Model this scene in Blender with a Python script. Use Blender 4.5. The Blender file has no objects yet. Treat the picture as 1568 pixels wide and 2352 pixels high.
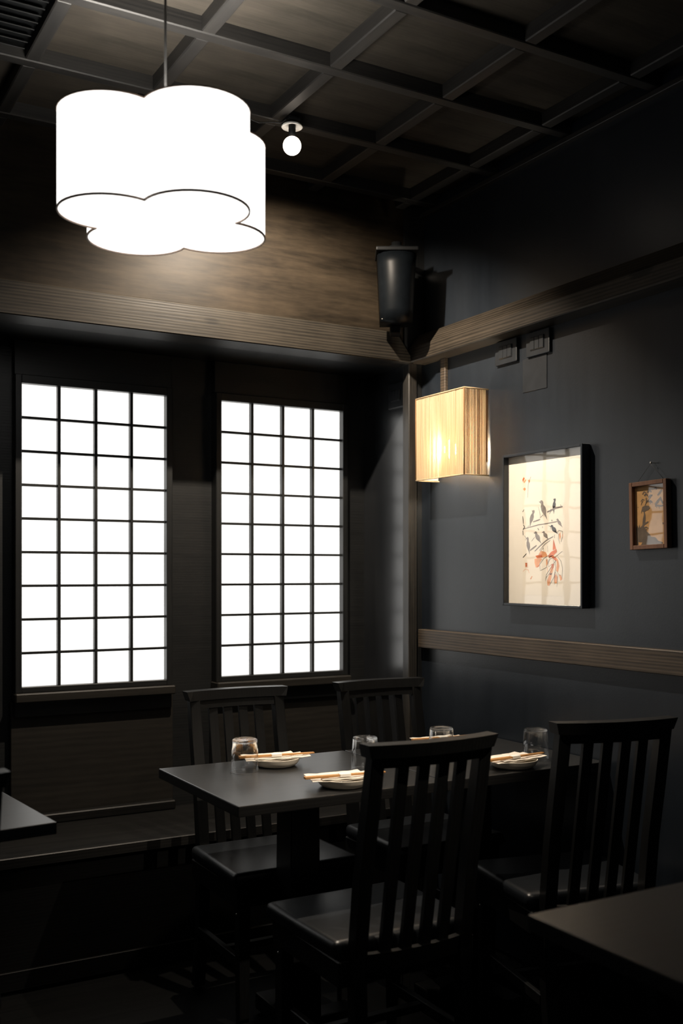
import bpy, bmesh, math, random
from mathutils import Vector, Matrix
random.seed(7)
R = math.radians
scene = bpy.context.scene
C = scene.collection

# ------------------------------------------------------------------ camera, world, lights, exposure
CAM = Vector((0.0, 0.0, 1.30)); YAW = R(29.8); FPX = 2378.0; HOR = 1315.0
cd = bpy.data.cameras.new('camera'); cam = bpy.data.objects.new('camera', cd); C.objects.link(cam)
cam.location = CAM; cam.rotation_euler = (R(90), 0, -YAW)
cd.sensor_fit = 'HORIZONTAL'; cd.sensor_width = 24.0; cd.lens = FPX / 1568 * 24
cd.shift_y = (HOR - 1176) / 1568; cd.clip_start = .05
cd.dof.use_dof = True; cd.dof.focus_distance = 3.2; cd.dof.aperture_fstop = 2.8
scene.camera = cam

world = bpy.data.worlds.new('world'); scene.world = world; world.use_nodes = True
wb = world.node_tree.nodes['Background']
wb.inputs[0].default_value = (.80, .95, 1.0, 1); wb.inputs[1].default_value = .024

WINDOW_GLOW = 1.5       # backlit paper panes
PENDANT_GLOW = 2.0       # clover pendant shade
SCONCE_GLOW = 380.0      # bulb in the straw wall lamp
SPOT_POWER = 150.0        # ceiling spotlight
TABLE_SPOT = 180.0         # second ceiling spotlight, above the frame, aimed at the set table
vs = scene.view_settings
vs.view_transform = 'Standard'; vs.look = 'None'; vs.gamma = 1.0; vs.exposure = 0.0
vs.use_curve_mapping = False

# ------------------------------------------------------------------ node helpers / materials
def new_mat(name):
    m = bpy.data.materials.new(name); m.use_nodes = True
    nt = m.node_tree; nt.nodes.clear()
    out = nt.nodes.new('ShaderNodeOutputMaterial')
    return m, nt, out
def N(nt, t, **kw):
    n = nt.nodes.new(t)
    for k, v in kw.items(): setattr(n, k, v)
    return n
def L(nt, a, b): nt.links.new(a, b)
def ramp(nt, fac, stops):
    r = N(nt, 'ShaderNodeValToRGB')
    el = r.color_ramp.elements
    while len(el) < len(stops): el.new(.5)
    for e, (p, c) in zip(el, stops): e.position = p; e.color = (*c, 1)
    L(nt, fac, r.inputs[0]); return r.outputs[0]
def coords(nt, scale, mode='Object', rot=(0, 0, 0)):
    if mode == 'World': src = N(nt, 'ShaderNodeNewGeometry').outputs['Position']
    else: src = N(nt, 'ShaderNodeTexCoord').outputs[mode]
    mp = N(nt, 'ShaderNodeMapping'); mp.inputs['Scale'].default_value = scale; mp.inputs['Rotation'].default_value = rot
    L(nt, src, mp.inputs[0]); return mp.outputs[0]
def noise(nt, vec, scale, detail=4, rough=.55, dist=0):
    n = N(nt, 'ShaderNodeTexNoise'); L(nt, vec, n.inputs['Vector'])
    n.inputs['Scale'].default_value = scale; n.inputs['Detail'].default_value = detail
    n.inputs['Roughness'].default_value = rough; n.inputs['Distortion'].default_value = dist
    return n.outputs['Fac']
def math_n(nt, op, a, b=None):
    n = N(nt, 'ShaderNodeMath', operation=op)
    for i, x in enumerate((a, b)):
        if x is None: continue
        if isinstance(x, (int, float)): n.inputs[i].default_value = x
        else: L(nt, x, n.inputs[i])
    return n.outputs[0]
def bsdf(nt, out, color, rough=.5, spec=.5, bump=None, bump_s=.2, bump_d=.002, **extra):
    p = N(nt, 'ShaderNodeBsdfPrincipled')
    if isinstance(color, tuple): p.inputs['Base Color'].default_value = (*color, 1)
    else: L(nt, color, p.inputs['Base Color'])
    if isinstance(rough, (int, float)): p.inputs['Roughness'].default_value = rough
    else: L(nt, rough, p.inputs['Roughness'])
    p.inputs['Specular IOR Level'].default_value = spec
    for k, v in extra.items(): p.inputs[k].default_value = v
    if bump is not None:
        b = N(nt, 'ShaderNodeBump'); b.inputs['Strength'].default_value = bump_s; b.inputs['Distance'].default_value = bump_d
        L(nt, bump, b.inputs['Height']); L(nt, b.outputs[0], p.inputs['Normal'])
    L(nt, p.outputs[0], out.inputs[0]); return p

def wood(name, dark, light, axis='x', mode='Object', rough=.5, spec=.4, freq=1.0, knots=False, ringy=.5, g=34):
    m, nt, out = new_mat(name)
    st = {'x': (1.5, g, g), 'y': (g, 1.5, g), 'z': (g, g, 1.5)}[axis]
    v = coords(nt, tuple(s * freq for s in st), mode)
    n1 = noise(nt, v, 1.6, 5, .6, .6)
    n2 = noise(nt, v, 9, 3, .6)
    w = N(nt, 'ShaderNodeTexWave', wave_type='BANDS', bands_direction={'x': 'Z', 'y': 'Z', 'z': 'X'}[axis])
    L(nt, v, w.inputs[0]); w.inputs['Scale'].default_value = .9; w.inputs['Distortion'].default_value = 7
    w.inputs['Detail'].default_value = 2; w.inputs['Detail Scale'].default_value = .6
    f = math_n(nt, 'ADD', math_n(nt, 'MULTIPLY', n1, .5), math_n(nt, 'MULTIPLY', n2, .3))
    big = noise(nt, coords(nt, (1, 1, 1), mode), 5.0, 4, .6)
    f = math_n(nt, 'ADD', f, math_n(nt, 'MULTIPLY', math_n(nt, 'SUBTRACT', big, .5), .35))
    f = math_n(nt, 'ADD', f, math_n(nt, 'MULTIPLY', w.outputs['Fac'], .22 * ringy))
    if knots:
        kv = coords(nt, {'x': (3.2, 9, 9), 'y': (9, 3.2, 9), 'z': (9, 9, 3.2)}[axis], mode)
        vo = N(nt, 'ShaderNodeTexVoronoi'); L(nt, kv, vo.inputs[0]); vo.inputs['Scale'].default_value = 1.0
        k = math_n(nt, 'MULTIPLY', math_n(nt, 'SUBTRACT', .17, vo.outputs['Distance']), 5.0)
        k = math_n(nt, 'MAXIMUM', k, 0.0)
        f = math_n(nt, 'SUBTRACT', f, k)
    col = ramp(nt, f, [(.30, dark), (.78, light)])
    bsdf(nt, out, col, rough, spec, bump=f, bump_s=.25, bump_d=.002)
    return m

def plain(name, color, rough=.5, spec=.5, var=.25, scale=30, bump_s=.0, metallic=0.0):
    m, nt, out = new_mat(name)
    n = noise(nt, coords(nt, (1, 1, 1)), scale, 3)
    lo = tuple(c * (1 - var) for c in color); hi = tuple(min(1, c * (1 + var)) for c in color)
    col = ramp(nt, n, [(.3, lo), (.7, hi)])
    bsdf(nt, out, col, rough, spec, bump=n if bump_s else None, bump_s=bump_s, Metallic=metallic)
    return m

def glow(name, color, strength, var=.0, scale=2.0):
    m, nt, out = new_mat(name)
    e = N(nt, 'ShaderNodeEmission'); e.inputs[1].default_value = strength
    if var:
        n = noise(nt, coords(nt, (1, 1, 1), 'World'), scale, 2)
        lo = tuple(c * (1 - var) for c in color); hi = tuple(c * (1 + var * .3) for c in color)
        L(nt, ramp(nt, n, [(.38, lo), (.62, hi)]), e.inputs[0])
    else: e.inputs[0].default_value = (*color, 1)
    L(nt, e.outputs[0], out.inputs[0]); return m

def clear_glass(name, ior=1.5, tint=(1, 1, 1)):
    m, nt, out = new_mat(name)
    t = N(nt, 'ShaderNodeBsdfTransparent'); t.inputs[0].default_value = (*tint, 1)
    g = N(nt, 'ShaderNodeBsdfGlossy'); g.inputs['Roughness'].default_value = .02; g.inputs[0].default_value = (1, 1, 1, 1)
    ge = N(nt, 'ShaderNodeNewGeometry'); dp = N(nt, 'ShaderNodeVectorMath', operation='DOT_PRODUCT')
    L(nt, ge.outputs['Normal'], dp.inputs[0]); L(nt, ge.outputs['Incoming'], dp.inputs[1])
    r0 = ((ior - 1) / (ior + 1)) ** 2                          # Schlick reflectance of one face
    q = math_n(nt, 'POWER', math_n(nt, 'SUBTRACT', 1.0, math_n(nt, 'ABSOLUTE', dp.outputs['Value'])), 5.0)
    fr = math_n(nt, 'ADD', math_n(nt, 'MULTIPLY', q, 1 - r0), r0)
    n = noise(nt, coords(nt, (1, 1, 1)), 6, 2)
    b = N(nt, 'ShaderNodeBump'); b.inputs['Strength'].default_value = .05; b.inputs['Distance'].default_value = .01
    L(nt, n, b.inputs['Height']); L(nt, b.outputs[0], g.inputs['Normal'])
    x = N(nt, 'ShaderNodeMixShader'); L(nt, fr, x.inputs[0]); L(nt, t.outputs[0], x.inputs[1]); L(nt, g.outputs[0], x.inputs[2])
    L(nt, x.outputs[0], out.inputs[0]); return m

def wall_paint(name, lo, hi, rough=.29, spec=.6):
    m, nt, out = new_mat(name)
    v = coords(nt, (1, 1, 1), 'World')
    n = noise(nt, v, 2.2, 6, .62); streak = noise(nt, coords(nt, (14, 14, 1.4), 'World'), 1.5, 3)
    f = math_n(nt, 'ADD', math_n(nt, 'MULTIPLY', n, .65), math_n(nt, 'MULTIPLY', streak, .35))
    col = ramp(nt, f, [(.33, lo), (.68, hi)])
    peb = noise(nt, v, 170, 3, .55)
    ro = math_n(nt, 'ADD', math_n(nt, 'MULTIPLY', f, .08), rough - .04)
    bsdf(nt, out, col, ro, spec, bump=peb, bump_s=.16, bump_d=.0012)
    return m

M = {}
M['wall'] = wall_paint('charcoal_wall_paint', (.0060, .0084, .0120), (.0125, .0165, .0225), .33, .6)
M['alcove'] = wall_paint('sheen_lightened_alcove_paint', (.012, .0135, .016), (.022, .024, .027), .24, 1.0)  # wall paint made lighter and glossier to bring up the window sheen
M['ply'] = wood('stained_plywood_wall', (.0075, .0058, .0040), (.034, .0255, .0165), 'x', 'World', rough=.5, spec=.10, ringy=.1, g=12)
M['ceil'] = wood('stained_ceiling_plywood', (.025, .0225, .019), (.066, .057, .046), 'x', 'Object', rough=.7, spec=.08, ringy=.12, g=16)
M['ceil_batten_x'] = wood('dark_ceiling_batten', (.009, .009, .009), (.030, .028, .0255), 'x', 'World', rough=.5)
M['ceil_batten_y'] = wood('dark_ceiling_batten_across', (.009, .009, .009), (.030, .028, .0255), 'y', 'World', rough=.5)
M['beam_x'] = wood('weathered_beam', (.0055, .0052, .0047), (.031, .0265, .0205), 'x', 'World', rough=.42, spec=.18, knots=True, ringy=1)
M['beam_y'] = wood('weathered_beam_across', (.0105, .0088, .0066), (.052, .041, .030), 'y', 'World', rough=.5, spec=.2, knots=True, ringy=1)
M['rail_y'] = wood('grey_brown_rail', (.019, .0145, .0105), (.085, .064, .045), 'y', 'World', rough=.5, knots=True, ringy=1)
M['post_z'] = wood('weathered_post', (.012, .0115, .011), (.052, .047, .040), 'z', 'World', rough=.36, knots=True)
M['black_x'] = wood('black_stained_wood', (.008, .0088, .0095), (.019, .0195, .0195), 'x', 'World', rough=.40, spec=.5)
M['black_z'] = wood('black_stained_wood_upright', (.008, .0088, .0095), (.019, .0195, .0195), 'z', 'World', rough=.38, spec=.5)
M['panel'] = wood('dark_brown_panel', (.012, .011, .0095), (.028, .025, .021), 'x', 'World', rough=.45, g=14)
M['bench'] = wood('dark_bench_wood', (.004, .0041, .0041), (.012, .0115, .0108), 'x', 'World', rough=.48, spec=.25, knots=True)
M['floor'] = wood('black_floor_plank', (.0016, .0018, .0019), (.0042, .0043, .0043), 'x', 'Object', rough=.55, spec=.10)
M['table'] = wood('black_table_wood', (.006, .006, .006), (.014, .0138, .0135), 'x', 'Object', rough=.37, spec=.65)
M['chair'] = wood('black_chair_wood', (.0028, .0031, .0033), (.0078, .0080, .0081), 'z', 'Object', rough=.42, spec=.35)
M['leather'] = plain('black_leather', (.007, .0088, .0112), .36, .45, .2, 140, .12)
M['paper_pane'] = glow('backlit_paper', (1.0, .985, .945), WINDOW_GLOW, .16, 3.2)
M['shade'] = glow('lit_white_lampshade', (1.0, .965, .92), PENDANT_GLOW)
M['shade_top'] = glow('bright_lamp_opening', (1.0, .93, .84), PENDANT_GLOW * 34)
M['shade_trim'] = plain('brown_shade_trim', (.34, .24, .18), .6)
M['cord'] = plain('dark_cord', (.02, .02, .02), .5)
M['metal'] = plain('black_metal', (.005, .0055, .006), .5, .12, .15)
M['plastic'] = plain('glossy_dark_plastic', (.002, .0027, .0035), .42, .07, .15)
M['switch'] = plain('painted_switch_plate', (.012, .014, .017), .38, .5, .15)
M['white_metal'] = plain('white_enamel', (.75, .75, .73), .4)
M['porcelain'] = plain('cream_porcelain', (.72, .66, .56), .25, .5, .06)
M['napkin'] = plain('white_paper_napkin', (.76, .71, .63), .8, .2, .05, 60, .1)
M['bamboo'] = wood('bamboo', (.42, .20, .06), (.62, .33, .12), 'x', 'Object', rough=.45)
M['band'] = plain('white_paper_band', (.82, .79, .73), .7, .2, .04)
M['frame_black'] = plain('black_lacquer_frame', (.016, .020, .026), .35, .5, .15)
M['frame_brown'] = wood('brown_frame_wood', (.10, .045, .022), (.20, .095, .05), 'z', 'Object', rough=.4)
M['paper'] = plain('cream_mount_paper', (.86, .80, .70), .75, .2, .03, 8)
M['sheet'] = plain('rice_paper', (.87, .80, .68), .8, .2, .03, 8)
M['ink_grey'] = plain('grey_ink', (.24, .21, .19), .8, .2, .25, 60)
M['ink_black'] = plain('black_ink', (.045, .042, .04), .8, .2, .3, 60)
M['ink_red'] = plain('vermilion_ink', (.66, .17, .06), .8, .2, .3, 40)
M['ink_orange'] = plain('orange_ink', (.78, .36, .17), .8, .2, .2, 40)
M['tan_paper'] = plain('tan_paper', (.50, .29, .12), .7, .2, .10, 40)
M['tan_ink'] = plain('grey_brown_ink', (.13, .10, .075), .7, .2, .15, 60)
M['glass_pane'] = clear_glass('picture_glass', 1.55)
M['steel'] = plain('bright_nail', (.7, .68, .64), .3, .5, .05, 30, 0, 1.0)
M['bulb'] = glow('lit_bulb', (1.0, .87, .70), SCONCE_GLOW)
M['spot_bulb'] = glow('lit_spot_bulb', (1.0, .86, .72), 6.0)

m, nt, out = new_mat('thick_glass')              # heavy glass of base and rim
g_ = N(nt, 'ShaderNodeBsdfGlass'); g_.inputs['IOR'].default_value = 1.5; g_.inputs['Roughness'].default_value = .03
t_ = N(nt, 'ShaderNodeBsdfTransparent'); x_ = N(nt, 'ShaderNodeMixShader'); x_.inputs[0].default_value = .6
L(nt, t_.outputs[0], x_.inputs[1]); L(nt, g_.outputs[0], x_.inputs[2]); L(nt, x_.outputs[0], out.inputs[0]); M['thick_glass'] = m
M['tumbler'] = clear_glass('drinking_glass', 1.62, (.97, .975, .975))

def straw(name, c1, c2, trans):
    m, nt, out = new_mat(name)
    n = noise(nt, coords(nt, (220, 220, 3)), 1.0, 3)
    col = ramp(nt, n, [(.3, c1), (.7, c2)])
    d = N(nt, 'ShaderNodeBsdfDiffuse'); t = N(nt, 'ShaderNodeBsdfTranslucent'); x = N(nt, 'ShaderNodeMixShader')
    L(nt, col, d.inputs[0]); L(nt, col, t.inputs[0]); x.inputs[0].default_value = trans
    L(nt, d.outputs[0], x.inputs[1]); L(nt, t.outputs[0], x.inputs[2]); L(nt, x.outputs[0], out.inputs[0]); return m
M['straw'] = straw('straw_thread', (.56, .42, .25), (.74, .61, .41), .30)
M['straw_brown'] = straw('brown_straw_thread', (.22, .12, .06), (.42, .26, .13), .3)
M['liner'] = straw('lamp_glow_liner', (.82, .74, .60), (.9, .84, .72), .75)  # translucent white, added to diffuse the bulb glow

# ------------------------------------------------------------------ mesh helpers
def box_bm(lo, hi, bevel=0.0, seg=1, bm=None):
    b = bmesh.new()
    lo, hi = Vector(lo), Vector(hi)
    c = (lo + hi) / 2; s = hi - lo
    bmesh.ops.create_cube(b, size=1, matrix=Matrix.Translation(c) @ Matrix.Diagonal((*s, 1)))
    if bevel: bmesh.ops.bevel(b, geom=b.edges[:], offset=min(bevel, min(s) * .45), segments=seg, affect='EDGES', profile=.6)
    if bm is None: return b
    me = bpy.data.meshes.new('tmp'); b.to_mesh(me); b.free(); bm.from_mesh(me); bpy.data.meshes.remove(me); return bm
def finish(name, bm, mat, parent=None, smooth=False, loc=None):
    bmesh.ops.recalc_face_normals(bm, faces=bm.faces[:])
    me = bpy.data.meshes.new(name); bm.to_mesh(me); bm.free()
    if smooth:
        for p in me.polygons: p.use_smooth = True
    me.materials.append(M[mat] if isinstance(mat, str) else mat)
    return link(name, me, parent, loc)
def link(name, me, parent=None, loc=None):
    o = bpy.data.objects.new(name, me); C.objects.link(o)
    if parent: o.parent = parent
    if loc is not None: o.location = loc
    return o
def box(name, lo, hi, mat, parent=None, bevel=.002, seg=1):
    """mesh whose origin sits at its centre"""
    lo, hi = Vector(lo), Vector(hi); c = (lo + hi) / 2
    return finish(name, box_bm(lo - c, hi - c, bevel, seg), mat, parent, loc=c)
def prism_bm(poly, axis, a0, a1, bm=None):
    """extrude a 2-D outline along x, y or z"""
    bm = bm or bmesh.new()
    def P(p, a): return {'x': (a, p[0], p[1]), 'y': (p[0], a, p[1]), 'z': (p[0], p[1], a)}[axis]
    v0 = [bm.verts.new(P(p, a0)) for p in poly]; v1 = [bm.verts.new(P(p, a1)) for p in poly]
    bm.faces.new(v0); bm.faces.new(v1[::-1]); n = len(poly)
    for i in range(n): bm.faces.new((v0[i], v1[i], v1[(i + 1) % n], v0[(i + 1) % n]))
    return bm
def lathe_bm(profile, seg=40, bm=None, center=(0, 0, 0), closed=False):
    bm = bm or bmesh.new(); cx, cy, cz = center; rings = []
    for r, z in profile:
        if r < 1e-6: rings.append([bm.verts.new((cx, cy, cz + z))])
        else: rings.append([bm.verts.new((cx + r * math.cos(2 * math.pi * i / seg), cy + r * math.sin(2 * math.pi * i / seg), cz + z)) for i in range(seg)])
    prs = list(zip(rings, rings[1:]))
    if closed: prs.append((rings[-1], rings[0]))
    for a, b in prs:
        for i in range(seg):
            j = (i + 1) % seg
            if len(a) == 1 and len(b) == 1: continue
            if len(a) == 1: bm.faces.new((a[0], b[j], b[i]))
            elif len(b) == 1: bm.faces.new((a[i], a[j], b[0]))
            else: bm.faces.new((a[i], a[j], b[j], b[i]))
    return bm
def tube_bm(pts, r, seg=8, bm=None, r_end=None):
    bm = bm or bmesh.new(); pts = [Vector(p) for p in pts]; rings = []
    for k, p in enumerate(pts):
        t = (pts[min(k + 1, len(pts) - 1)] - pts[max(k - 1, 0)]).normalized()
        u = t.orthogonal().normalized() if abs(t.z) < .9 else t.cross(Vector((1, 0, 0))).normalized()
        if abs(t.z) < .9: u = t.cross(Vector((0, 0, 1))).normalized()
        w = t.cross(u); rr = r if r_end is None else r + (r_end - r) * k / (len(pts) - 1)
        rings.append([bm.verts.new(p + (u * math.cos(2 * math.pi * i / seg) + w * math.sin(2 * math.pi * i / seg)) * rr) for i in range(seg)])
    for a, b in zip(rings, rings[1:]):
        for i in range(seg): bm.faces.new((a[i], a[(i + 1) % seg], b[(i + 1) % seg], b[i]))
    bm.faces.new(rings[0][::-1]); bm.faces.new(rings[-1]); return bm
def hexa_bm(bot, top, bm=None):
    """two quads of four corners each -> closed solid"""
    bm = bm or bmesh.new()
    a = [bm.verts.new(p) for p in bot]; b = [bm.verts.new(p) for p in top]
    bm.faces.new(a[::-1]); bm.faces.new(b)
    for i in range(4): bm.faces.new((a[i], a[(i + 1) % 4], b[(i + 1) % 4], b[i]))
    return bm
def bevel_all(bm, w, seg=2):
    bmesh.ops.bevel(bm, geom=bm.edges[:], offset=w, segments=seg, affect='EDGES', profile=.6); return bm
def thing(name, label, cat, loc=(0, 0, 0), rz=0, group=None):
    o = bpy.data.objects.new(name, None); C.objects.link(o); o.empty_display_size = .1
    o.location = loc; o.rotation_euler = (0, 0, rz); return tag(o, label, cat, group)
def tag(o, label, cat, group=None):
    o['label'] = label; o['category'] = cat
    if group: o['group'] = group
    return o
def struct(o, label=None, cat=None):
    o['kind'] = 'structure'
    if label: o['label'] = label
    if cat: o['category'] = cat
    return o
def sroot(name, label, cat, loc=(0, 0, 0)):
    o = bpy.data.objects.new(name, None); C.objects.link(o); o.empty_display_size = .1; o.location = loc
    return struct(o, label, cat)
def copy_tree(o, parent=None):
    c = o.copy(); C.objects.link(c); c.parent = parent
    for ch in o.children: copy_tree(ch, c)
    return c
def at_x(u, v, X):
    """point of the plane x = X seen at photo pixel (u, v): (y, z)"""
    k = (u - 784) / FPX; dx = math.sin(YAW) + k * math.cos(YAW); dy = math.cos(YAW) - k * math.sin(YAW)
    t = X / dx
    return t * dy, CAM.z - t * (v - HOR) / FPX

# ------------------------------------------------------------------ room
XW, YW, YB = 2.25, 3.71, 3.30          # right wall, window wall, face of the upper wall / bench
X0, Y0, ZC = -.60, -.60, 2.72
BEN = .415
# floor of separate planks running along x
fl = struct(box('floor', (X0, Y0, -.06), (XW + .1, YW + .1, -.012), 'floor', bevel=0), 'black wooden plank floor', 'floor')
pw = .135; y = YB + .06 - pw; pm = None; k = 0
while y > Y0:
    x = X0 + (k % 3) * -.35
    while x < XW:
        xa, xb = max(x, X0), min(x + 1.25, XW)
        if xb - xa > .05: box('plank', (xa + .001, y + .0012, -.012), (xb - .001, y + pw - .0012, random.uniform(-.0008, 0)), 'floor', fl, .0015).matrix_parent_inverse = fl.matrix_world.inverted()
        x += 1.25
    y -= pw; k += 1

# right wall, with painted-over patch, rails
wr = struct(box('wall_right', (XW, Y0, 0), (XW + .12, YW + .12, ZC + .1), 'wall', bevel=0), 'charcoal painted right wall', 'wall')
bm = prism_bm([(XW + .004, 2.095), (XW - .072, 2.095), (XW - .076, 2.099), (XW - .076, 2.148), (XW - .030, 2.205), (XW + .004, 2.205)], 'y', Y0, 3.285)
struct(finish('trim_1', bm, 'beam_y'), 'brown chamfered timber beam along the right wall', 'beam')
struct(box('trim_2', (XW - .028, Y0, 1.014), (XW + .003, 3.292, 1.083), 'rail_y', bevel=.002), 'low grey-brown wooden rail along the right wall', 'rail')
struct(box('trim_3', (XW - .02, Y0, 2.655), (XW + .003, 3.29, 2.672), 'ceil_batten_y', bevel=.002), 'thin dark moulding under ceiling on right wall', 'trim')
tag(box('wall_patch_plate', (XW - .0025, 2.585, 1.90), (XW + .002, 2.705, 2.012), 'switch', bevel=.001), 'flat painted-over blank plate under the right-hand switch plate', 'plate')

struct(box('wall_alcove', (XW - .004, YB + .044, BEN), (XW + .002, YW + .02, 2.115), 'alcove', bevel=0), 'charcoal side wall of the window alcove, lightened for window sheen', 'wall')  # lining over the right wall, its colour lightened for the window sheen
# upper wall over the window alcove (plywood) and its soffit
struct(box('wall_upper', (X0, YB, 2.12), (XW, YB + .06, ZC + .05), 'ply', bevel=0), 'brown stained plywood wall above the window beam', 'wall')
struct(box('ceiling_alcove', (X0, YB + .06, 2.115), (XW, YW, 2.14), 'black_x', bevel=0), 'black soffit over the window alcove', 'ceiling')
zb0, zb1 = 2.095, 2.202
bm = bmesh.new()                                  # beam with a slanted right-hand end
hexa_bm([(X0, YB - .03, zb0), (XW - .055, YB - .03, zb0), (XW - .055, YB + .085, zb0), (X0, YB + .085, zb0)],
        [(X0, YB - .03, zb1), (XW - .135, YB - .03, zb1), (XW - .105, YB + .085, zb1), (X0, YB + .085, zb1)], bm)
bevel_all(bm, .003, 1)
struct(finish('trim_4', bm, 'beam_x'), 'weathered timber beam above the paper windows', 'beam')
struct(box('trim_5', (XW - .064, YB, BEN), (XW - .026, YB + .044, 2.10), 'post_z', bevel=.003), 'slim weathered corner post beside the wall lamp', 'post')
struct(box('trim_6', (XW - .026, YB + .006, BEN), (XW + .003, YB + .044, 2.10), 'black_z', bevel=.002), 'black strip standing for the shadowed gap beside the corner post', 'post')  # black colour stands in for the shade in the gap
struct(box('trim_7', (XW - .09, YB - .01, 2.10), (XW + .002, YB + .03, ZC), 'black_z', bevel=0), 'black corner post above the beams', 'post')
struct(box('wall_left', (X0 - .10, Y0, 0), (X0, YW + .12, ZC + .1), 'wall', bevel=0), 'charcoal painted left wall', 'wall')

# window wall: pillars, headers, lower panels, window units
ww = struct(box('wall_window', (X0, YW + .02, 0), (XW, YW + .12, 2.3), 'black_x', bevel=0), 'black stained wall behind the paper windows', 'wall')
OPEN = [(1.578, 2.118), (.826, 1.358), (.072, .604)]
ZT, ZBt = 1.962, .899
PIL = [(2.195, 2.25), (1.408, 1.552), (.654, .797), (-.12, .043)]
for a, b in PIL:
    t = box('pillar', (a, YW - (.015 if a > 2 else .045), BEN), (b, YW + .03, 2.12), 'black_z', ww, .003); t.matrix_parent_inverse = ww.matrix_world.inverted()
for n, (a, b) in enumerate(OPEN):
    fa, fb = a - .022, b + .022
    names = ['black grid window with backlit paper panes nearest the room corner', 'black grid window with backlit paper panes at the left of the view', 'black grid window with backlit paper panes outside the frame on the left']
    w = sroot(f'window_{n + 1}', names[n], 'window', ((a + b) / 2, YW, ZBt))
    inv = Matrix.Translation(w.location).inverted()
    def W(name, lo, hi, mat, bev=.002):
        o = box(name, lo, hi, mat, w, bev); o.matrix_parent_inverse = inv; return o
    W('frame_stile', (fa, YW - .028, ZBt - .02), (a + .001, YW + .02, ZT + .03), 'black_z')
    W('frame_stile', (b - .001, YW - .028, ZBt - .02), (fb, YW + .02, ZT + .03), 'black_z')
    W('frame_top_rail', (a, YW - .027, ZT), (b, YW + .02, ZT + .03), 'black_x')
    W('frame_bottom_rail', (a, YW - .027, ZBt - .02), (b, YW + .02, ZBt), 'black_x')
    W('sill', (fa - .004, YW - .052, ZBt - .052), (fb + .004, YW + .02, ZBt - .02), 'panel', .004)
    W('header_panel', (fa, YW - .012, ZT + .03), (fb, YW + .02, 2.115), 'black_x')
    W('lower_panel', (fa - .01, YW - .004, BEN + .03), (fb + .01, YW + .02, ZBt - .052), 'panel')
    W('upper_trim', (fa, YW - .018, ZBt - .105), (fb, YW + .01, ZBt - .052), 'black_x')
    W('panel_base_trim', (fa - .008, YW - .04, BEN), (fb + .008, YW + .02, BEN + .034), 'bench', .004)
    nx, nz = 4, 9; cw = (b - a) / nx; ch = (ZT - ZBt) / nz; mw = .0055
    for i in range(1, nx):
        x = a + i * cw; W('vertical_bar', (x - mw, YW - .018, ZBt), (x + mw, YW + .004, ZT), 'black_z', .001)
    for j in range(1, nz):
        z = ZBt + j * ch; W('horizontal_bar', (a, YW - .012, z - .0045), (b, YW + .005, z + .0045), 'black_x', .001)
    bmp = box_bm((-cw / 2, -.002, -ch / 2), (cw / 2, .002, ch / 2)); pme = None
    for i in range(nx):
        for j in range(nz):
            c = (a + (i + .5) * cw, YW + .006, ZBt + (j + .5) * ch)
            if pme is None: o = finish('pane', bmp, 'paper_pane', w, loc=c); pme = o.data
            else: o = link('pane', pme, w, c)
            o.matrix_parent_inverse = inv

# built-in bench / platform under the windows
bn = thing('window_bench', 'dark built-in wooden bench running below the paper windows', 'bench', (1.0, YB, 0))
def child(o, root):
    o.matrix_parent_inverse = Matrix.Translation(root.location).inverted() if root.rotation_euler.z == 0 else root.matrix_world.inverted(); return o
child(box('bench_top', (X0, YB - .012, BEN - .035), (XW, YW + .02, BEN), 'bench', bn, .003), bn)
child(box('front_panel', (X0, YB + .004, 0), (XW, YB + .03, BEN - .035), 'floor', bn, .002), bn)
child(box('plinth', (X0, YB - .008, 0), (XW, YB + .004, .06), 'floor', bn, .002), bn)

# coffered ceiling
gx = [2.143, 1.769, 1.395, 1.021, .664, .290, -.084, -.458]; gy = [3.215, 2.855, 2.487, 2.118, 1.744, 1.370, .996]
ce = struct(box('ceiling', (X0, .6, ZC + .02), (XW, YB, ZC + .06), 'black_x', bevel=0), 'dark coffered wooden ceiling', 'ceiling')
cinv = ce.matrix_world.inverted(); cinv = Matrix.Translation(ce.location).inverted()
xs = [XW] + gx; ys = [YB] + gy
for i in range(len(xs) - 1):
    for j in range(len(ys) - 1):
        if i == 5 and j == 2: continue          # the black vent sits here
        o = box('ceiling_panel', (xs[i + 1], ys[j + 1], ZC), (xs[i], ys[j], ZC + .018), 'ceil', ce, 0); o.matrix_parent_inverse = cinv
for yy in gy:
    o = box('batten', (X0, yy - .019, ZC - .042), (XW, yy + .019, ZC + .012), 'ceil_batten_x', ce, .003); o.matrix_parent_inverse = cinv
for i, xx in enumerate(gx):
    for j in range(len(ys) - 1):
        o = box('cross_batten', (xx - .019, ys[j + 1] + (.019), ZC - .0405), (xx + .019, ys[j] - (.019 if j else 0), ZC + .012), 'ceil_batten_y', ce, .003); o.matrix_parent_inverse = cinv
# black ventilation grille in one coffer
v = thing('ceiling_vent', 'black slatted vent filling one ceiling coffer at upper left', 'vent', (.477, 2.671, ZC - .03))
child(box('vent_body', (.309, 2.506, ZC - .012), (.645, 2.836, ZC + .03), 'metal', v, .002), v)
for k in range(9):
    yy = 2.525 + k * .0365
    o = finish('slat', box_bm((-.160, -.014, -.0015), (.160, .014, .0015), .0006), 'metal', v, loc=(.477, yy, ZC - .022)); o.rotation_euler.x = R(28); child(o, v)

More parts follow.
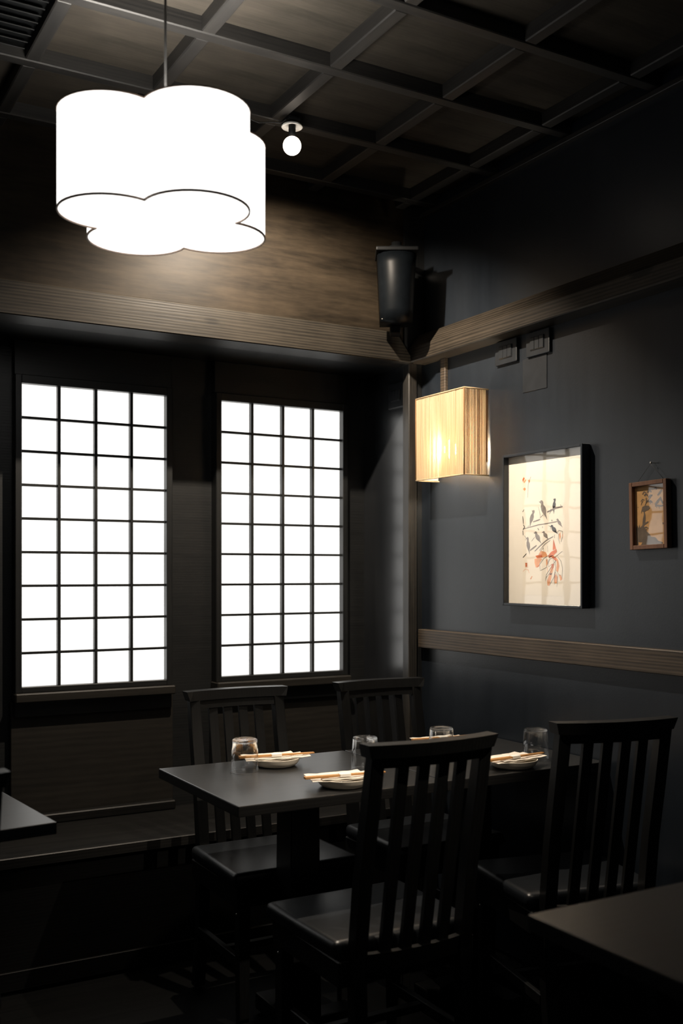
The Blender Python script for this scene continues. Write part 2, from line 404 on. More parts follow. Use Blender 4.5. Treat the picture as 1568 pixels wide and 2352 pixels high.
# ------------------------------------------------------------------ clover pendant
PX, PY, PZ0, PZ1 = .821, 2.237, 2.088, 2.302
pc, pr, pph = .132, .117, R(9.2)
def clover(scale=1.0, dr=0.0, n=22):
    pts = []; r = pr + dr
    half = math.pi - math.acos(min(1, (pc * math.cos(math.pi / 4)) / r)) if False else None
    # cusp on the diagonal between neighbouring lobes
    k = pc / math.sqrt(2) + math.sqrt(r * r - pc * pc / 2)
    for q in range(4):
        a = pph + q * math.pi / 2; cx, cy = pc * math.cos(a), pc * math.sin(a)
        e = Vector((k * math.cos(a + math.pi / 4) - cx, k * math.sin(a + math.pi / 4) - cy)); h = math.atan2(e.y, e.x) - a
        h = (h + math.pi) % (2 * math.pi) - math.pi
        for i in range(n):
            t = a - h + 2 * h * i / (n - 0)
            pts.append(((cx + r * math.cos(t)) * scale, (cy + r * math.sin(t)) * scale))
    return pts
pend = thing('pendant_lamp', 'large lit white clover-shaped fabric pendant lamp hanging from ceiling', 'lamp', (PX, PY, PZ0))
o_, i_ = clover(), clover(dr=-.004)
bm = bmesh.new(); n = len(o_)
rings = [[bm.verts.new((p[0], p[1], z)) for p in pts] for pts, z in ((o_, 0), (o_, PZ1 - PZ0), (i_, PZ1 - PZ0), (i_, 0))]
for a in range(4):
    for i in range(n): bm.faces.new((rings[a][i], rings[a][(i + 1) % n], rings[(a + 1) % 4][(i + 1) % n], rings[(a + 1) % 4][i]))
sh = finish('lamp_shade', bm, 'shade', pend)
finish('bottom_diffuser', prism_bm(clover(dr=-.0035), 'z', .006, .009), 'shade', pend)
finish('top_diffuser', prism_bm(clover(dr=-.0035), 'z', PZ1 - PZ0 - .162, PZ1 - PZ0 - .159), 'shade_top', pend)
a_, b_ = clover(dr=.0012), clover(dr=-.0022)
for nm, z0, z1 in (('bottom_trim', -.003, .0015), ('top_trim', PZ1 - PZ0 - .001, PZ1 - PZ0 + .002)):
    bm = bmesh.new(); rings = [[bm.verts.new((p[0], p[1], z)) for p in pts] for pts, z in ((a_, z0), (a_, z1), (b_, z1), (b_, z0))]
    for a in range(4):
        for i in range(n): bm.faces.new((rings[a][i], rings[a][(i + 1) % n], rings[(a + 1) % 4][(i + 1) % n], rings[(a + 1) % 4][i]))
    finish(nm, bm, 'shade_trim', pend)
finish('cord', tube_bm([(0, 0, PZ1 - PZ0 - .01), (0, 0, ZC - PZ0 - .02)], .0032, 8), 'cord', pend, True)
finish('ceiling_rose', lathe_bm([(0, -.03), (.03, -.03), (.045, -.018), (.05, 0), (0, 0)], 32, None, (0, 0, ZC - PZ0)), 'metal', pend, True)
finish('socket_cap', lathe_bm([(0, .03), (.008, .03), (.016, .01), (.018, -.155), (0, -.155)], 20, None, (0, 0, PZ1 - PZ0)), 'metal', pend, True)

# ------------------------------------------------------------------ ceiling spotlight
SX, SY, SZ = 1.437, 2.812, 2.602
def spotlight(x, y, label, aim, power, angle, blend):
    sp = thing('ceiling_spotlight', label, 'lamp', (x, y, ZC - .04), 0, 'ceiling spotlights')
    finish('mount', box_bm((-.02, -.02, -.006), (.02, .035, .004), .002), 'metal', sp)
    finish('rim', lathe_bm([(.010, -.006), (.012, -.012), (.030, -.018), (.033, -.023), (.031, -.025), (.010, -.017)], 32, closed=True), 'white_metal', sp, True)
    finish('socket', lathe_bm([(0, -.005), (.011, -.005), (.011, -.055), (0, -.055)], 20), 'metal', sp, True)
    finish('bulb', lathe_bm([(.028 * math.sin(math.pi * k / 14), -.080 + .028 * math.cos(math.pi * k / 14)) if 0 < k < 14 else (0, -.080 + (.028 if k == 0 else -.028)) for k in range(15)], 28), 'spot_bulb', sp, True)
    finish('cable', tube_bm([(-.13, .05, -.004), (-.09, .045, -.012), (-.05, .03, -.008), (-.03, .015, -.012), (-.02, .0, -.004)], .002, 6), 'cord', sp, True)
    ld = bpy.data.lights.new('spotlight_beam', 'SPOT'); ld.energy = power; ld.color = (1.0, .85, .68)
    ld.spot_size = R(angle); ld.spot_blend = blend; ld.shadow_soft_size = .012
    lo = bpy.data.objects.new('spotlight_beam', ld); C.objects.link(lo); lo.location = (0, 0, -.125); lo.parent = sp
    lo.rotation_euler = Vector(aim).to_track_quat('-Z', 'Y').to_euler()
spotlight(SX, SY, 'small lit spotlight with white rim fixed to a ceiling batten', (.13, .42, -.90), SPOT_POWER, 146, .55)
spotlight(1.769, .996, 'small lit spotlight on the ceiling above the front, out of view', (1.42 - 1.769, 2.44 - .996, .73 - 2.56), TABLE_SPOT, 29, .8)

# ------------------------------------------------------------------ straw wall lamp
ya, yb, za, zb, xf = 2.894, 3.190, 1.640, 1.941, 2.146
wl = thing('wall_lamp', 'lit box wall lamp wrapped in straw threads beside the corner post', 'lamp', (XW, (ya + yb) / 2, za))
linv = Matrix.Translation(wl.location).inverted()
def WL(o): o.matrix_parent_inverse = linv; return o
def threads(spans):
    bm = bmesh.new()
    for p, q, nrm, w in spans:       # vertical flat threads
        d = .0008
        hexa_bm([(p[0], p[1], za), (q[0], q[1], za), (q[0] + nrm[0] * d, q[1] + nrm[1] * d, za), (p[0] + nrm[0] * d, p[1] + nrm[1] * d, za)],
                [(p[0], p[1], zb), (q[0], q[1], zb), (q[0] + nrm[0] * d, q[1] + nrm[1] * d, zb), (p[0] + nrm[0] * d, p[1] + nrm[1] * d, zb)], bm)
    return bm
def run(lo, hi, pitch, fill, jit):
    t = lo; outp = []
    while t < hi - pitch * .3:
        w = pitch * random.uniform(fill - jit, fill + jit); outp.append((t, min(t + w, hi))); t += pitch
    return outp
spans = []; brown = []
for t0, t1 in run(ya, yb, .0034, .86, .13):
    dx = random.uniform(0, .0012); spans.append(((xf + dx, t0), (xf + dx, t1), (-1, 0), 0))
for t0, t1 in run(xf, XW - .002, .0046, .62, .25):
    for yy, ny in ((ya, -1), (yb, 1)):
        (brown if random.random() < .55 else spans).append(((t0, yy + ny * random.uniform(0, .001)), (t1, yy), (0, ny), 0))
o = WL(finish('straw_threads', threads(spans), 'straw', wl)); o['kind'] = 'stuff'
o = WL(finish('brown_straw_threads', threads(brown), 'straw_brown', wl)); o['kind'] = 'stuff'
for nm, z in (('bottom_hoop', za), ('top_hoop', zb)):
    bm = tube_bm([(XW, ya - .001, z), (xf - .001, ya - .001, z)], .0025, 6); tube_bm([(xf - .001, ya - .001, z), (xf - .001, yb + .001, z)], .0025, 6, bm); tube_bm([(xf - .001, yb + .001, z), (XW, yb + .001, z)], .0025, 6, bm)
    WL(finish(nm, bm, 'straw', wl, True))
for yy in (ya - .001, yb + .001): WL(finish('corner_thread', tube_bm([(xf - .0012, yy, za), (xf - .0012, yy, zb)], .0022, 6), 'straw_brown', wl, True))
for yy in (ya + .004, yb - .0046): WL(box('glow_liner', (xf + .006, yy, za + .002), (XW - .008, yy + .0006, zb - .002), 'liner', wl, 0))  # liners added behind the side threads to spread the bulb glow
WL(box('back_plate', (XW - .006, ya + .01, za + .05), (XW, yb - .01, zb - .01), 'straw_brown', wl, .001))
WL(finish('bulb', lathe_bm([(0, .042), (.012, .036), (.020, .022), (.022, .0), (.016, -.018), (0, -.026)], 24, None, (2.186, 3.03, 1.735)), 'bulb', wl, True))
WL(finish('bulb_holder', lathe_bm([(0, .045), (.010, .045), (.010, .0), (0, 0)], 16, None, (2.186, 3.03, 1.775)), 'metal', wl, True))
WL(finish('holder_arm', tube_bm([(2.186, 3.03, 1.817), (XW - .004, 3.03, 1.817)], .004, 8), 'metal', wl, True))
tag(box('cable_cover', (XW - .014, 3.135, 1.93), (XW + .001, 3.165, 2.10), 'rail_y', bevel=.002), 'short worn wooden cable cover rising from wall lamp to beam', 'cable cover')

# ------------------------------------------------------------------ switch plates, speaker
def plate(y0, y1, z0, z1, label):
    t = thing('switch_plate', label, 'switch', (XW, (y0 + y1) / 2, z0), 0, 'dark switch plates on the right wall')
    child(box('cover', (XW - .012, y0, z0), (XW + .001, y1, z1), 'switch', t, .003, 2), t)
    ym, zm = (y0 + y1) / 2, (z0 + z1) / 2
    ins = child(box('insert', (XW - .0145, ym - .034, zm - .022), (XW - .010, ym + .034, zm + .022), 'switch', t, .001), t)
    for s in (-1, 0, 1): box('module', (XW - .0165, ym + s * .0225 - .0105, zm - .02), (XW - .012, ym + s * .0225 + .0105, zm + .02), 'switch', ins, .001).matrix_parent_inverse = Matrix.Translation(ins.location).inverted()
plate(2.725, 2.842, 2.012, 2.092, 'dark painted switch plate under the beam, nearer the straw lamp')
plate(2.562, 2.678, 2.012, 2.092, 'dark painted switch plate under the beam, farther from the straw lamp')
plate(3.42, 3.53, 1.955, 2.055, 'dark painted switch plate inside the window alcove behind the post')

spk = thing('wall_speaker', 'black tapered loudspeaker on a bracket high in the corner', 'speaker', (2.02, 3.13, 2.20), R(-30))
bm = bmesh.new(); rows = []
for k in range(7):                       # tapered cabinet with a bowed front
    f = k / 6; z = .235 * f; hw = .058 + .012 * f - .002 * math.sin(f * math.pi) * 0; bow = .055 + .022 * math.sin(f * math.pi * .8)
    row = [(-hw, .06), (-hw, -.02)] + [(-hw * math.cos(math.pi * i / 8), -.02 - bow * .75 * math.sin(math.pi * i / 8)) for i in range(1, 8)] + [(hw, -.02), (hw, .06)]
    rows.append([bm.verts.new((x, yy - .012 * (1 - f) * 0 + .02 * (1 - f), z)) for x, yy in row])
n = len(rows[0])
for a, b in zip(rows, rows[1:]):
    for i in range(n): bm.faces.new((a[i], a[(i + 1) % n], b[(i + 1) % n], b[i]))
bm.faces.new(rows[0]); bm.faces.new(rows[-1][::-1])
finish('cabinet', bm, 'plastic', spk).data.shade_smooth()
finish('top_plate', box_bm((-.075, -.07, .238), (.075, .07, .252), .004, 2), 'metal', spk)
finish('swivel', lathe_bm([(0, .252), (.035, .252), (.032, .268), (.018, .272), (.018, .285), (0, .285)], 20), 'metal', spk, True)
finish('wall_bracket', tube_bm([(0, 0, .275), (0, .10, .275), (.02, .145, .275)], .010, 8), 'metal', spk, True)
finish('lower_bracket', box_bm((-.02, .05, -.03), (.02, .11, .05), .004), 'metal', spk)
for x, z in ((-.063, .232), (-.052, .004)): finish('screw', lathe_bm([(0, .002), (.003, .001), (.003, -.001), (0, -.002)], 10, None, (x, -.03, z)), 'steel', spk)

# ------------------------------------------------------------------ pictures on the right wall
def strip(bm, pts, w, X, taper=True):
    P = [Vector(p) for p in pts]; rows = []
    for k, p in enumerate(P):
        t = (P[min(k + 1, len(P) - 1)] - P[max(k - 1, 0)])
        t = t.normalized() if t.length > 1e-9 else Vector((1, 0)); nrm = Vector((-t.y, t.x))
        ww = w * (.35 + .65 * math.sin(math.pi * (k + .6) / (len(P) + .2))) if taper else w
        rows.append((bm.verts.new((X, *(p + nrm * ww / 2))), bm.verts.new((X, *(p - nrm * ww / 2)))))
    for a, b in zip(rows, rows[1:]): bm.faces.new((a[0], b[0], b[1], a[1]))
def blob(bm, pts, X):
    try: bm.faces.new([bm.verts.new((X, *p)) for p in pts])
    except ValueError: pass

def picture(name, label, y0, y1, z0, z1, fw, depth, fmat, pmat, recess, tilt=0.0):
    t = thing(name, label, 'picture', (XW, (y0 + y1) / 2, z0))
    inv = Matrix.Translation(t.location).inverted(); xf = XW - depth
    def K(o): o.matrix_parent_inverse = inv; return o
    K(box('frame_side', (xf, y0, z0), (XW - .002, y0 + fw, z1), fmat, t, .0012)); K(box('frame_side', (xf, y1 - fw, z0), (XW - .002, y1, z1), fmat, t, .0012))
    K(box('frame_top', (xf, y0 + fw, z1 - fw), (XW - .002, y1 - fw, z1), fmat, t, .0012)); K(box('frame_bottom', (xf, y0 + fw, z0), (XW - .002, y1 - fw, z0 + fw), fmat, t, .0012))
    xp = xf + recess
    K(box('mount_paper', (xp, y0 + fw * .8, z0 + fw * .8), (xp + .003, y1 - fw * .8, z1 - fw * .8), pmat, t, 0))
    K(box('glass', (xf + .003, y0 + fw * .9, z0 + fw * .9), (xf + .0036, y1 - fw * .9, z1 - fw * .9), 'glass_pane', t, 0))
    return t, K, xp
pic, K, xp = picture('framed_ink_painting', 'large black-framed ink painting of grey birds and red leaves', 2.385, 2.773, 1.189, 1.696, .0085, .036, 'frame_black', 'paper', .022)
XP = xp - .0004
def A(px, py, X=None):                       # crop pixel of the picture -> point of its paper
    return at_x(1140 + px / 5.6, 1000 + py / 5.6, X or XP)
sheet = bmesh.new(); q = [A(335, 500, XP + .0002), A(855, 440, XP + .0002), A(855, 1958, XP + .0002), A(335, 1950, XP + .0002)]
ys_ = [q[0][0], q[1][0]]; zs_ = [1.225, 1.56]
blob(sheet, [(ys_[0], zs_[0]), (ys_[1], zs_[0]), (ys_[1], A(600, 480)[1]), (ys_[0], A(600, 480)[1])], XP + .0002)
K(finish('painted_sheet', sheet, 'sheet', pic))
def bird(bm, cx, cy, w, h, tilt, flip=1, tail=.6):
    pts = []
    shape = [(-.05, -1.0), (.28, -.95), (.42, -.72), (.30, -.50), (.62, -.15), (.60, .25), (.34, .62), (.30, 1.0 + tail * .4), (.02, .8), (-.30, .45), (-.52, .10), (-.45, -.30), (-.22, -.55), (-.30, -.72), (-.62, -.92), (-.25, -.88)]
    for x, yv in shape:
        x *= flip * w; yv *= h; c, s = math.cos(tilt), math.sin(tilt)
        pts.append(A(cx + x * c - yv * s, cy + x * s + yv * c))
    b_ = bmesh.new(); blob(b_, pts, XP); K(finish('bird', b_, bm, pic))
bm = 'ink_grey'
bird(bm, 450, 1060, 42, 105, .28); bird(bm, 600, 950, 55, 120, -.25); bird(bm, 805, 1125, 34, 60, -.5)
bird(bm, 405, 1410, 38, 105, -.08); bird(bm, 525, 1310, 48, 80, -.4); bird(bm, 625, 1285, 42, 58, -.5)
for p, w in (([(340, 1205), (450, 1175), (540, 1150), (640, 1135), (770, 1110), (800, 1090)], 13), ([(470, 1112), (520, 1095), (560, 1080)], 18),
             ([(650, 985), (700, 965), (760, 935), (850, 915)], 26), ([(490, 1490), (560, 1420), (640, 1350), (730, 1300)], 17), ([(550, 1480), (620, 1400), (690, 1350)], 10),
             ([(430, 1480), (470, 1450), (515, 1415)], 22), ([(400, 1190), (410, 1160)], 10), ([(560, 1060), (600, 1020), (615, 1050)], 8), ([(540, 920), (560, 1020), (565, 1060)], 6)):
    b_ = bmesh.new(); strip(b_, [A(*x) for x in p], w / 5.6 / 715, XP - .0001); K(finish('branch', b_, 'ink_grey', pic))
bm = 'ink_black'
bird(bm, 738, 900, 36, 92, .12); bird(bm, 735, 1210, 46, 66, -.55)
bm = bmesh.new()
for p, w in (([(335, 1040), (342, 1090), (345, 1140)], 14), ([(345, 1150), (360, 1180), (340, 1215)], 16), ([(338, 1225), (342, 1285)], 14), ([(335, 985), (352, 955)], 10), ([(340, 1570), (385, 1520)], 12),
             ([(530, 1195), (545, 1220)], 12), ([(710, 1085), (715, 1105)], 12), ([(590, 1170), (592, 1190)], 8), ([(820, 890), (832, 910)], 8), ([(700, 940), (690, 990), (680, 1010)], 6),
             ([(670, 1160), (700, 1180), (690, 1210)], 7), ([(745, 1275), (745, 1320)], 6), ([(360, 1290), (380, 1320), (372, 1350)], 7), ([(440, 530), (405, 640), (400, 800)], 4),
             ([(660, 1640), (690, 1590), (760, 1560), (845, 1490)], 5), ([(785, 1560), (830, 1620), (848, 1720), (840, 1840)], 6), ([(560, 1730), (555, 1660), (610, 1580), (680, 1540)], 5),
             ([(560, 1740), (640, 1700), (660, 1640), (640, 1580)], 5), ([(630, 1870), (640, 1790), (700, 1700), (760, 1610)], 6), ([(630, 1840), (700, 1750), (740, 1660), (725, 1590)], 5),
             ([(680, 1930), (740, 1820), (760, 1700), (750, 1600)], 6), ([(745, 1920), (740, 1850), (755, 1760), (790, 1800), (775, 1950)], 5), ([(770, 1740), (800, 1790), (830, 1800)], 4),
             ([(690, 1560), (665, 1620), (670, 1690), (720, 1650)], 5), ([(600, 1440), (610, 1500)], 4), ([(655, 1425), (660, 1500)], 4), ([(775, 1255), (800, 1220), (850, 1235), (845, 1290)], 5),
             ([(800, 1260), (795, 1330), (815, 1395)], 5), ([(845, 1300), (830, 1370)], 7), ([(450, 1360), (490, 1310)], 5), ([(560, 1490), (600, 1450)], 4)):
    strip(bm, [A(*x) for x in p], w / 5.6 / 715, XP - .0002)
K(finish('black_ink_strokes', bm, 'ink_black', pic))['kind'] = 'stuff'
bm = bmesh.new()
for pts in ([(730, 1330), (745, 1380), (765, 1460), (722, 1475)], [(660, 1550), (700, 1500), (770, 1460), (778, 1500), (730, 1545), (680, 1575)], [(500, 1550), (580, 1525), (590, 1570), (520, 1580)],
            [(660, 1570), (720, 1540), (760, 1570), (775, 1620), (740, 1600), (700, 1560)], [(705, 1660), (730, 1650), (735, 1700), (710, 1720)], [(332, 570), (350, 535), (362, 555), (340, 600)],
            [(372, 1640), (392, 1640), (394, 1690), (374, 1692)], [(520, 1690), (552, 1660), (548, 1680), (525, 1700)], [(740, 1800), (752, 1760), (752, 1830), (742, 1860)]):
    b_ = bmesh.new(); blob(b_, [A(*p) for p in pts], XP - .00015); K(finish('red_leaf', b_, 'ink_red', pic))
bm = bmesh.new()
for pts in ([(540, 1530), (570, 1485), (630, 1500), (660, 1555), (590, 1570)], [(488, 1590), (560, 1570), (585, 1590), (530, 1690), (505, 1700), (490, 1640)], [(760, 1560), (790, 1600), (808, 1680), (790, 1760), (765, 1740), (775, 1650)],
            [(700, 1690), (740, 1650), (720, 1760), (700, 1800), (680, 1780)], [(650, 1870), (680, 1780), (715, 1770), (700, 1850), (680, 1935), (655, 1930)], [(735, 1870), (760, 1780), (785, 1820), (775, 1900), (750, 1905)],
            [(800, 1790), (830, 1800), (845, 1850), (820, 1870)], [(800, 1270), (820, 1250), (828, 1300), (815, 1350), (805, 1320)], [(845, 1270), (855, 1270), (850, 1340)], [(340, 690), (360, 670), (378, 690), (360, 715)],
            [(430, 1850), (455, 1805), (460, 1815), (445, 1850)], [(405, 575), (425, 570), (430, 600), (412, 615)], [(345, 600), (375, 560), (378, 585), (355, 615)], [(635, 1600), (655, 1590), (660, 1650), (640, 1680)]):
    b_ = bmesh.new(); blob(b_, [A(*p) for p in pts], XP - .0001); K(finish('orange_leaf', b_, 'ink_orange', pic))
bm = bmesh.new()
for p in ([(340, 1750), (370, 1720), (415, 1735)], [(400, 1720), (420, 1770)], [(370, 1640), (398, 1640), (400, 1700), (372, 1700), (370, 1640)], [(650, 1690), (658, 1760)]): strip(bm, [A(*x) for x in p], 6 / 5.6 / 715, XP - .00012)
K(finish('seal_marks', bm, 'ink_orange', pic))['kind'] = 'stuff'

sm, K2, xp2 = picture('small_framed_print', 'small brown-framed tan print of a tree hanging by thread', 2.059, 2.201, 1.367, 1.5625, .0125, .022, 'frame_brown', 'tan_paper', .012)
XP = xp2 - .0004
def A(px, py): return at_x(1420 + px / 9.8, 1040 + py / 9.8, XP)
bm = bmesh.new()
blob(bm, [A(*p) for p in [(405, 1700), (430, 1610), (460, 1690), (480, 1600), (500, 1680), (560, 1600), (640, 1760), (700, 1820), (740, 1890), (830, 1900), (900, 1985), (1000, 2020), (1000, 2060), (560, 2070), (500, 2080), (540, 2010), (450, 2000), (455, 2080), (410, 2080)]], XP)
blob(bm, [A(*p) for p in [(545, 1640), (560, 1480), (585, 1380), (580, 1330), (545, 1310), (520, 1370), (530, 1300), (555, 1210), (620, 1180), (700, 1190), (725, 1240), (690, 1280), (640, 1300), (600, 1330), (620, 1400), (620, 1500), (600, 1600)]], XP - .0001)
for p, w in (([(560, 1640), (610, 1590), (680, 1550)], 40), ([(580, 1690), (630, 1670), (680, 1700)], 34), ([(600, 1740), (650, 1720)], 30), ([(610, 1180), (650, 1110), (700, 1050), (780, 940)], 22),
             ([(520, 1090), (560, 1040), (600, 1060)], 26), ([(525, 1170), (545, 1110), (570, 1080)], 18), ([(640, 1010), (650, 1080), (640, 1120)], 30), ([(560, 930), (600, 870), (640, 890)], 30), ([(600, 960), (640, 920), (680, 960)], 50),
             ([(670, 890), (720, 830), (760, 880)], 50), ([(690, 1100), (740, 1080), (780, 1120)], 45), ([(740, 1090), (735, 1150)], 22), ([(690, 1000), (740, 950), (780, 960)], 40), ([(820, 800), (870, 780), (880, 830)], 30),
             ([(900, 960), (950, 900), (1000, 830)], 50), ([(840, 1170), (900, 1100), (960, 1020), (1020, 1150)], 70), ([(840, 1200), (900, 1190), (960, 1200), (1030, 1190)], 40), ([(1000, 1600), (1040, 1590)], 45), ([(1035, 1650), (1038, 1720)], 10),
             ([(870, 1210), (880, 1250)], 14), ([(930, 1210), (935, 1260)], 14), ([(450, 1210), (465, 1225)], 16)):
    strip(bm, [A(*x) for x in p], w / 9.8 / 800, XP - .0002)
K2(finish('tree_print', bm, 'tan_ink', sm))['kind'] = 'stuff'
ny, nz_ = at_x(1496, 1063, XW - .012)
K2(finish('hanging_thread', tube_bm([(XW - .012, 2.178, 1.560), (XW - .010, ny, nz_ - .002), (XW - .010, 2.075, 1.560)], .0006, 5), 'cord', sm, True))
tag(finish('picture_nail', lathe_bm([(0, 0), (.0012, 0), (.0012, .014), (.0034, .0145), (.003, .017), (0, .018)], 12), 'steel', None, True, (XW, ny, nz_)), 'tiny bright nail above the small brown-framed print', 'nail').rotation_euler = (0, R(-90), 0)
sm.rotation_euler = (R(-1.4), 0, 0)

# ------------------------------------------------------------------ tables
TZ = .73
def table(label, x0, x1, y0, y1, rz=0.0, pivot=None):
    cx, cy = (x0 + x1) / 2, (y0 + y1) / 2
    t = thing('dining_table', label, 'table', (cx, cy, 0), rz, 'black dining tables')
    hx, hy = (x1 - x0) / 2, (y1 - y0) / 2
    finish('tabletop', box_bm((-hx, -hy, TZ - .028), (hx, hy, TZ), .003, 2), 'table', t)
    finish('support_plate', box_bm((-.15, -.15, TZ - .055), (.15, .15, TZ - .028), .003), 'chair', t)
    w0, w1 = .049, .045
    finish('pedestal', bevel_all(hexa_bm([(-w0, -w0, .05), (w0, -w0, .05), (w0, w0, .05), (-w0, w0, .05)], [(-w1, -w1, TZ - .054), (w1, -w1, TZ - .054), (w1, w1, TZ - .054), (-w1, w1, TZ - .054)]), .003, 1), 'chair', t)
    finish('base_foot', box_bm((-hx + .10, -.035, 0), (hx - .10, .035, .05), .006, 2), 'chair', t)
    finish('base_foot', box_bm((-.035, -hy + .07, .001), (.035, hy - .07, .049), .006, 2), 'chair', t)
    return t
table('black table set for two, its left end free of the wall', 1.035, 1.655, 2.312, 2.878)
table('black table set for two pushed against the right wall', 1.659, 2.243, 2.312, 2.878)
table('bare black table in the bottom right foreground', 1.127, 1.70, .78, 1.345)
tl = table('bare black table cut off at the left edge', .04, .612, 2.376, 2.94)
tl.rotation_euler.z = R(5.5); c_ = Matrix.Rotation(R(5.5), 2) @ Vector((.286, -.282)); tl.location = (.612 - c_.x, 2.376 - c_.y, 0)

# ------------------------------------------------------------------ chairs (local: sitter faces +y)
def bow(x, d=.028, h=.18): return -d * (1 - (x / h) ** 2)
def make_chair():
    t = thing('dining_chair', '', 'chair', group='black slat-back chairs')
    zs, ztop = .455, .922; yb0, yb1 = -.180, -.270
    def yb_(z): return yb0 + (yb1 - yb0) * (z - zs) / (ztop - zs)
    # padded seat
    bm = box_bm((-.205, -.168, .415), (.205, .185, .458), .018, 3)
    for vtx in bm.verts:
        f = (vtx.co.y + .185) / .37; vtx.co.x *= .955 + .045 * f
        if vtx.co.z > .44: vtx.co.z += .010 * (1 - (vtx.co.x / .205) ** 2) * (1 - (vtx.co.y / .185) ** 2)
    finish('seat_cushion', bm, 'leather', t, True)
    finish('seat_frame', box_bm((-.19, -.175, .355), (.19, .17, .416), .003), 'chair', t)
    for s in (-1, 1):
        x0, x1 = s * .148 - .017, s * .148 + .017
        bm = bmesh.new(); prof = []
        for z, dy in ((0, -.045), (.20, -.012), (.40, 0), (.60, yb_(.60) - yb0), (.75, yb_(.75) - yb0), (.893, yb_(.893) - yb0)): prof.append((yb0 + dy, z))
        outl = [(p[0] - .016, p[1]) for p in prof] + [(p[0] + .016, p[1]) for p in prof[::-1]]
        finish('back_post', bevel_all(prism_bm(outl, 'x', x0, x1, bm), .002, 1), 'chair', t)
        lg = finish('leg', bevel_all(hexa_bm([(s * .165 - .014, .135, 0), (s * .165 + .014, .135, 0), (s * .165 + .014, .163, 0), (s * .165 - .014, .163, 0)],
               [(s * .165 - .018, .130, .36), (s * .165 + .018, .130, .36), (s * .165 + .018, .168, .36), (s * .165 - .018, .168, .36)]), .002, 1), 'chair', t)
        bo = finish('bolt', lathe_bm([(0, .003), (.0025, .0022), (.004, 0), (0, 0)], 12), 'steel', lg, True, (s * .1822, .149, .335)); bo.rotation_euler = (0, s * R(90), 0)
        finish('side_stretcher', box_bm((s * .158 - .009, -.18, .17), (s * .158 + .009, .14, .20), .002), 'chair', t)
    finish('cross_stretcher', box_bm((-.155, -.012, .175), (.155, .012, .195), .002), 'chair', t)
    def curved(name, hw, z0, z1, th, over, chamf=0):
        bm = bmesh.new(); n = 14; rows = []
        for k in range(n + 1):
            x = -hw + 2 * hw * k / n
            r = []
            for z, d in ((z0, -th / 2), (z1, -th / 2), (z1, th / 2), (z0, th / 2)):
                xx = x
                if chamf and k in (0, n) and z == z0: xx = x * (1 - chamf)
                r.append(bm.verts.new((xx, yb_(z) + bow(x) + d + over, z)))
            rows.append(r)
        for a, b in zip(rows, rows[1:]):
            for i in range(4): bm.faces.new((a[i], a[(i + 1) % 4], b[(i + 1) % 4], b[i]))
        bm.faces.new(rows[0]); bm.faces.new(rows[-1][::-1])
        bmesh.ops.bevel(bm, geom=[e for e in bm.edges if len(e.link_faces) == 2 and e.calc_face_angle(0) > .7], offset=.003, segments=1, affect='EDGES')
        return finish(name, bm, 'chair', t)
    curved('crest_rail', .178, .892, .922, .044, .006, .05)
    curved('top_rail', .134, .866, .893, .022, .012)
    curved('lower_rail', .134, .385, .430, .018, .0)
    for k in range(4):
        x = -.134 + .268 * (k + 1) / 5; hw = .0145
        bm = bmesh.new(); y0, y1 = yb_(.425) + bow(x) + .004, yb_(.870) + bow(x) + .012
        finish('slat', hexa_bm([(x - hw, y0 - .006, .425), (x + hw, y0 - .006, .425), (x + hw, y0 + .006, .425), (x - hw, y0 + .006, .425)],
                               [(x - hw, y1 - .006, .870), (x + hw, y1 - .006, .870), (x + hw, y1 + .006, .870), (x - hw, y1 + .006, .870)]), 'chair', t)
    return t
spots = [((1.350, 2.212), 0, 'black slat-back chair with its back to us, in front of the plates'),
         ((1.990, 2.225), -12, 'black slat-back chair with its back to us, beside the right wall'),
         ((1.378, 2.832), 180, 'black slat-back chair behind the table, below the gap between windows'),
         ((1.926, 2.832), 180, 'black slat-back chair behind the table, in the room corner'),
         ((.235, 2.292), 4, 'black slat-back chair at the left table, only its rail end in view')]
proto = make_chair()
for i, ((x, y), a, lab) in enumerate(spots):
    o = proto if i == 0 else copy_tree(proto)
    o.location = (x, y, 0); o.rotation_euler = (0, 0, R(a)); o['label'] = lab

# ------------------------------------------------------------------ place settings
def plate_thing(x, y, label):
    t = thing('side_plate', label, 'plate', (x, y, TZ), 0, 'small cream plates')
    finish('dish', lathe_bm([(0, .004), (.040, .004), (.048, 0), (.056, .0015), (.0635, .007), (.0690, .0145), (.0720, .0225), (.0728, .0240), (.0718, .0250), (.0700, .0240), (.0655, .016), (.056, .0095), (0, .0085)], 48), 'porcelain', t, True)
    finish('foot_ring', lathe_bm([(.041, .003), (.043, 0.0), (.048, .0), (.049, .003)], 48, closed=True), 'porcelain', t, True)
    return t
def sheet_bm(L_, W_, z0, bend, seg=12, th=.0012, sk=0.0):
    bm = bmesh.new(); rows = []
    for k in range(seg + 1):
        x = -L_ / 2 + L_ * k / seg; z = z0 + bend * math.cos(math.pi * x / L_) * .5 + .0008 * math.sin(k * 1.7)
        r = []
        for yv, dz in ((-W_ / 2, 0), (W_ / 2, 0), (W_ / 2, th), (-W_ / 2, th)): r.append(bm.verts.new((x + sk * yv, yv, z + dz)))
        rows.append(r)
    for a, b in zip(rows, rows[1:]):
        for i in range(4): bm.faces.new((a[i], a[(i + 1) % 4], b[(i + 1) % 4], b[i]))
    bm.faces.new(rows[0]); bm.faces.new(rows[-1][::-1]); return bm
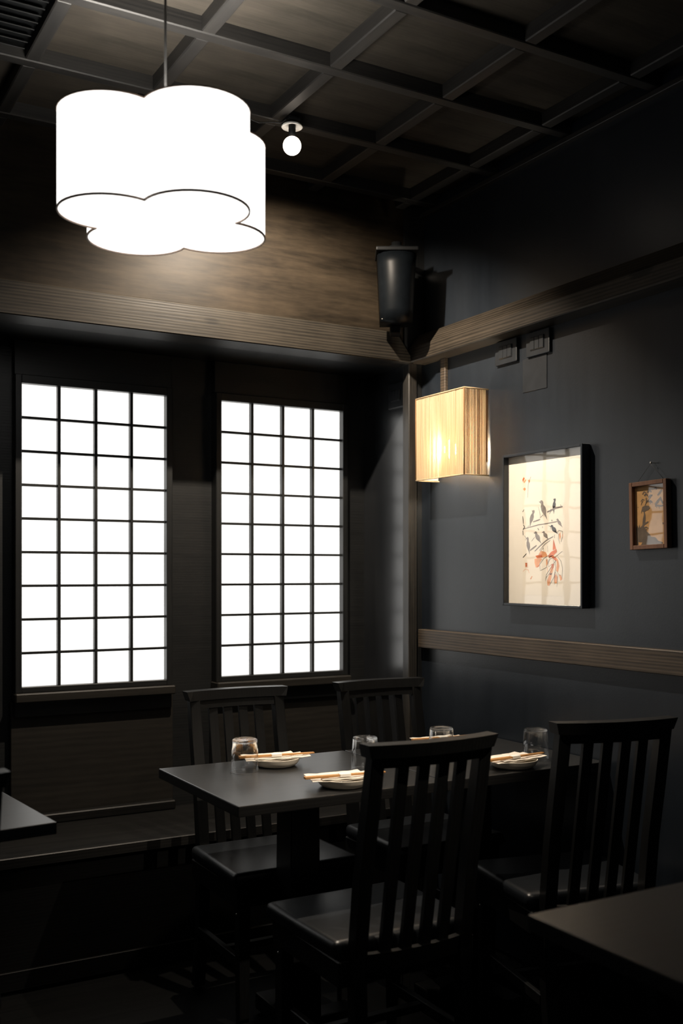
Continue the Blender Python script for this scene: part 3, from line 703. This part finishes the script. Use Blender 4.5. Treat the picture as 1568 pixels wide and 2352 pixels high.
def napkin(x, y, rz, label):
    t = thing('paper_napkin', label, 'napkin', (x, y, TZ + .0245), rz, 'folded white napkins')
    finish('lower_fold', sheet_bm(.178, .094, .0006, -.004, sk=.18), 'napkin', t)
    o = finish('upper_fold', sheet_bm(.160, .050, .0034, -.003, sk=.15), 'napkin', t, loc=(-.012, .026, 0)); o.rotation_euler.z = R(3)
    o = finish('upper_fold', sheet_bm(.168, .034, .0034, -.003, sk=.15), 'napkin', t, loc=(.018, -.030, 0)); o.rotation_euler.z = R(-2)
    return t
def chopsticks(x, y, rz, label):
    t = thing('chopsticks', label, 'chopsticks', (x, y, TZ + .0315), rz, 'paper-banded wooden chopsticks')
    for s in (-1, 1):
        bm = hexa_bm([(-.115, s * .0045 - .0032, 0), (-.115, s * .0045 + .0032, 0), (-.115, s * .0045 + .0032, .0064), (-.115, s * .0045 - .0032, .0064)],
                     [(.115, s * .0032 - .0019, .001), (.115, s * .0032 + .0019, .001), (.115, s * .0032 + .0019, .0048), (.115, s * .0032 - .0019, .0048)])
        finish('stick', bevel_all(bm, .0006, 1), 'bamboo', t)
    finish('paper_band', box_bm((-.018, -.0088, -.0008), (.013, .0088, .0072), .0008), 'band', t)
    return t
def tumbler(x, y, label):
    t = thing('drinking_glass', label, 'glass', (x, y, TZ + .0003), 0, 'upside-down drinking glasses')
    finish('side', lathe_bm([(.0360, .0885), (.0405, .0015), (.0390, .0015), (.0345, .0830)], 48, closed=True), 'tumbler', t, True)
    finish('base', lathe_bm([(0, .0945), (.030, .0945), (.0345, .0928), (.0361, .0887), (.0345, .0832), (.031, .0855), (.022, .0845), (0, .0835)], 48), 'thick_glass', t, True)
    finish('rim', lathe_bm([(.0406 + .0009 * math.cos(a * math.pi / 4) - .0008, .0011 + .0010 * math.sin(a * math.pi / 4)) for a in range(8)], 48, closed=True), 'thick_glass', t, True)
    return t
SET = [(1.352, 2.752, -9, 1.340, 2.722, 'behind the front left glass'), (1.378, 2.398, -8, 1.364, 2.360, 'nearest the front chair'),
       (1.965, 2.770, -5, 1.950, 2.745, 'farthest from the camera'), (1.945, 2.385, 6, 1.926, 2.350, 'beside the right-hand chair')]
for x, y, a, cx, cy, w in SET:
    plate_thing(x, y, 'small cream plate under a napkin, ' + w)
    napkin(x - .004, y + .004, R(a), 'folded white paper napkin on plate, ' + w)
    chopsticks((x + cx) / 2, (y + cy) / 2 - .006, R(a), 'wooden chopsticks in a white paper band, ' + w)
tumbler(1.234, 2.712, 'clear upturned glass on the left front part of the table')
tumbler(1.552, 2.572, 'clear upturned glass partly hidden behind the front chair')
tumbler(1.850, 2.612, 'clear upturned glass rising behind the front chair rail')
tumbler(2.082, 2.445, 'clear upturned glass behind the rightmost plate near the wall')
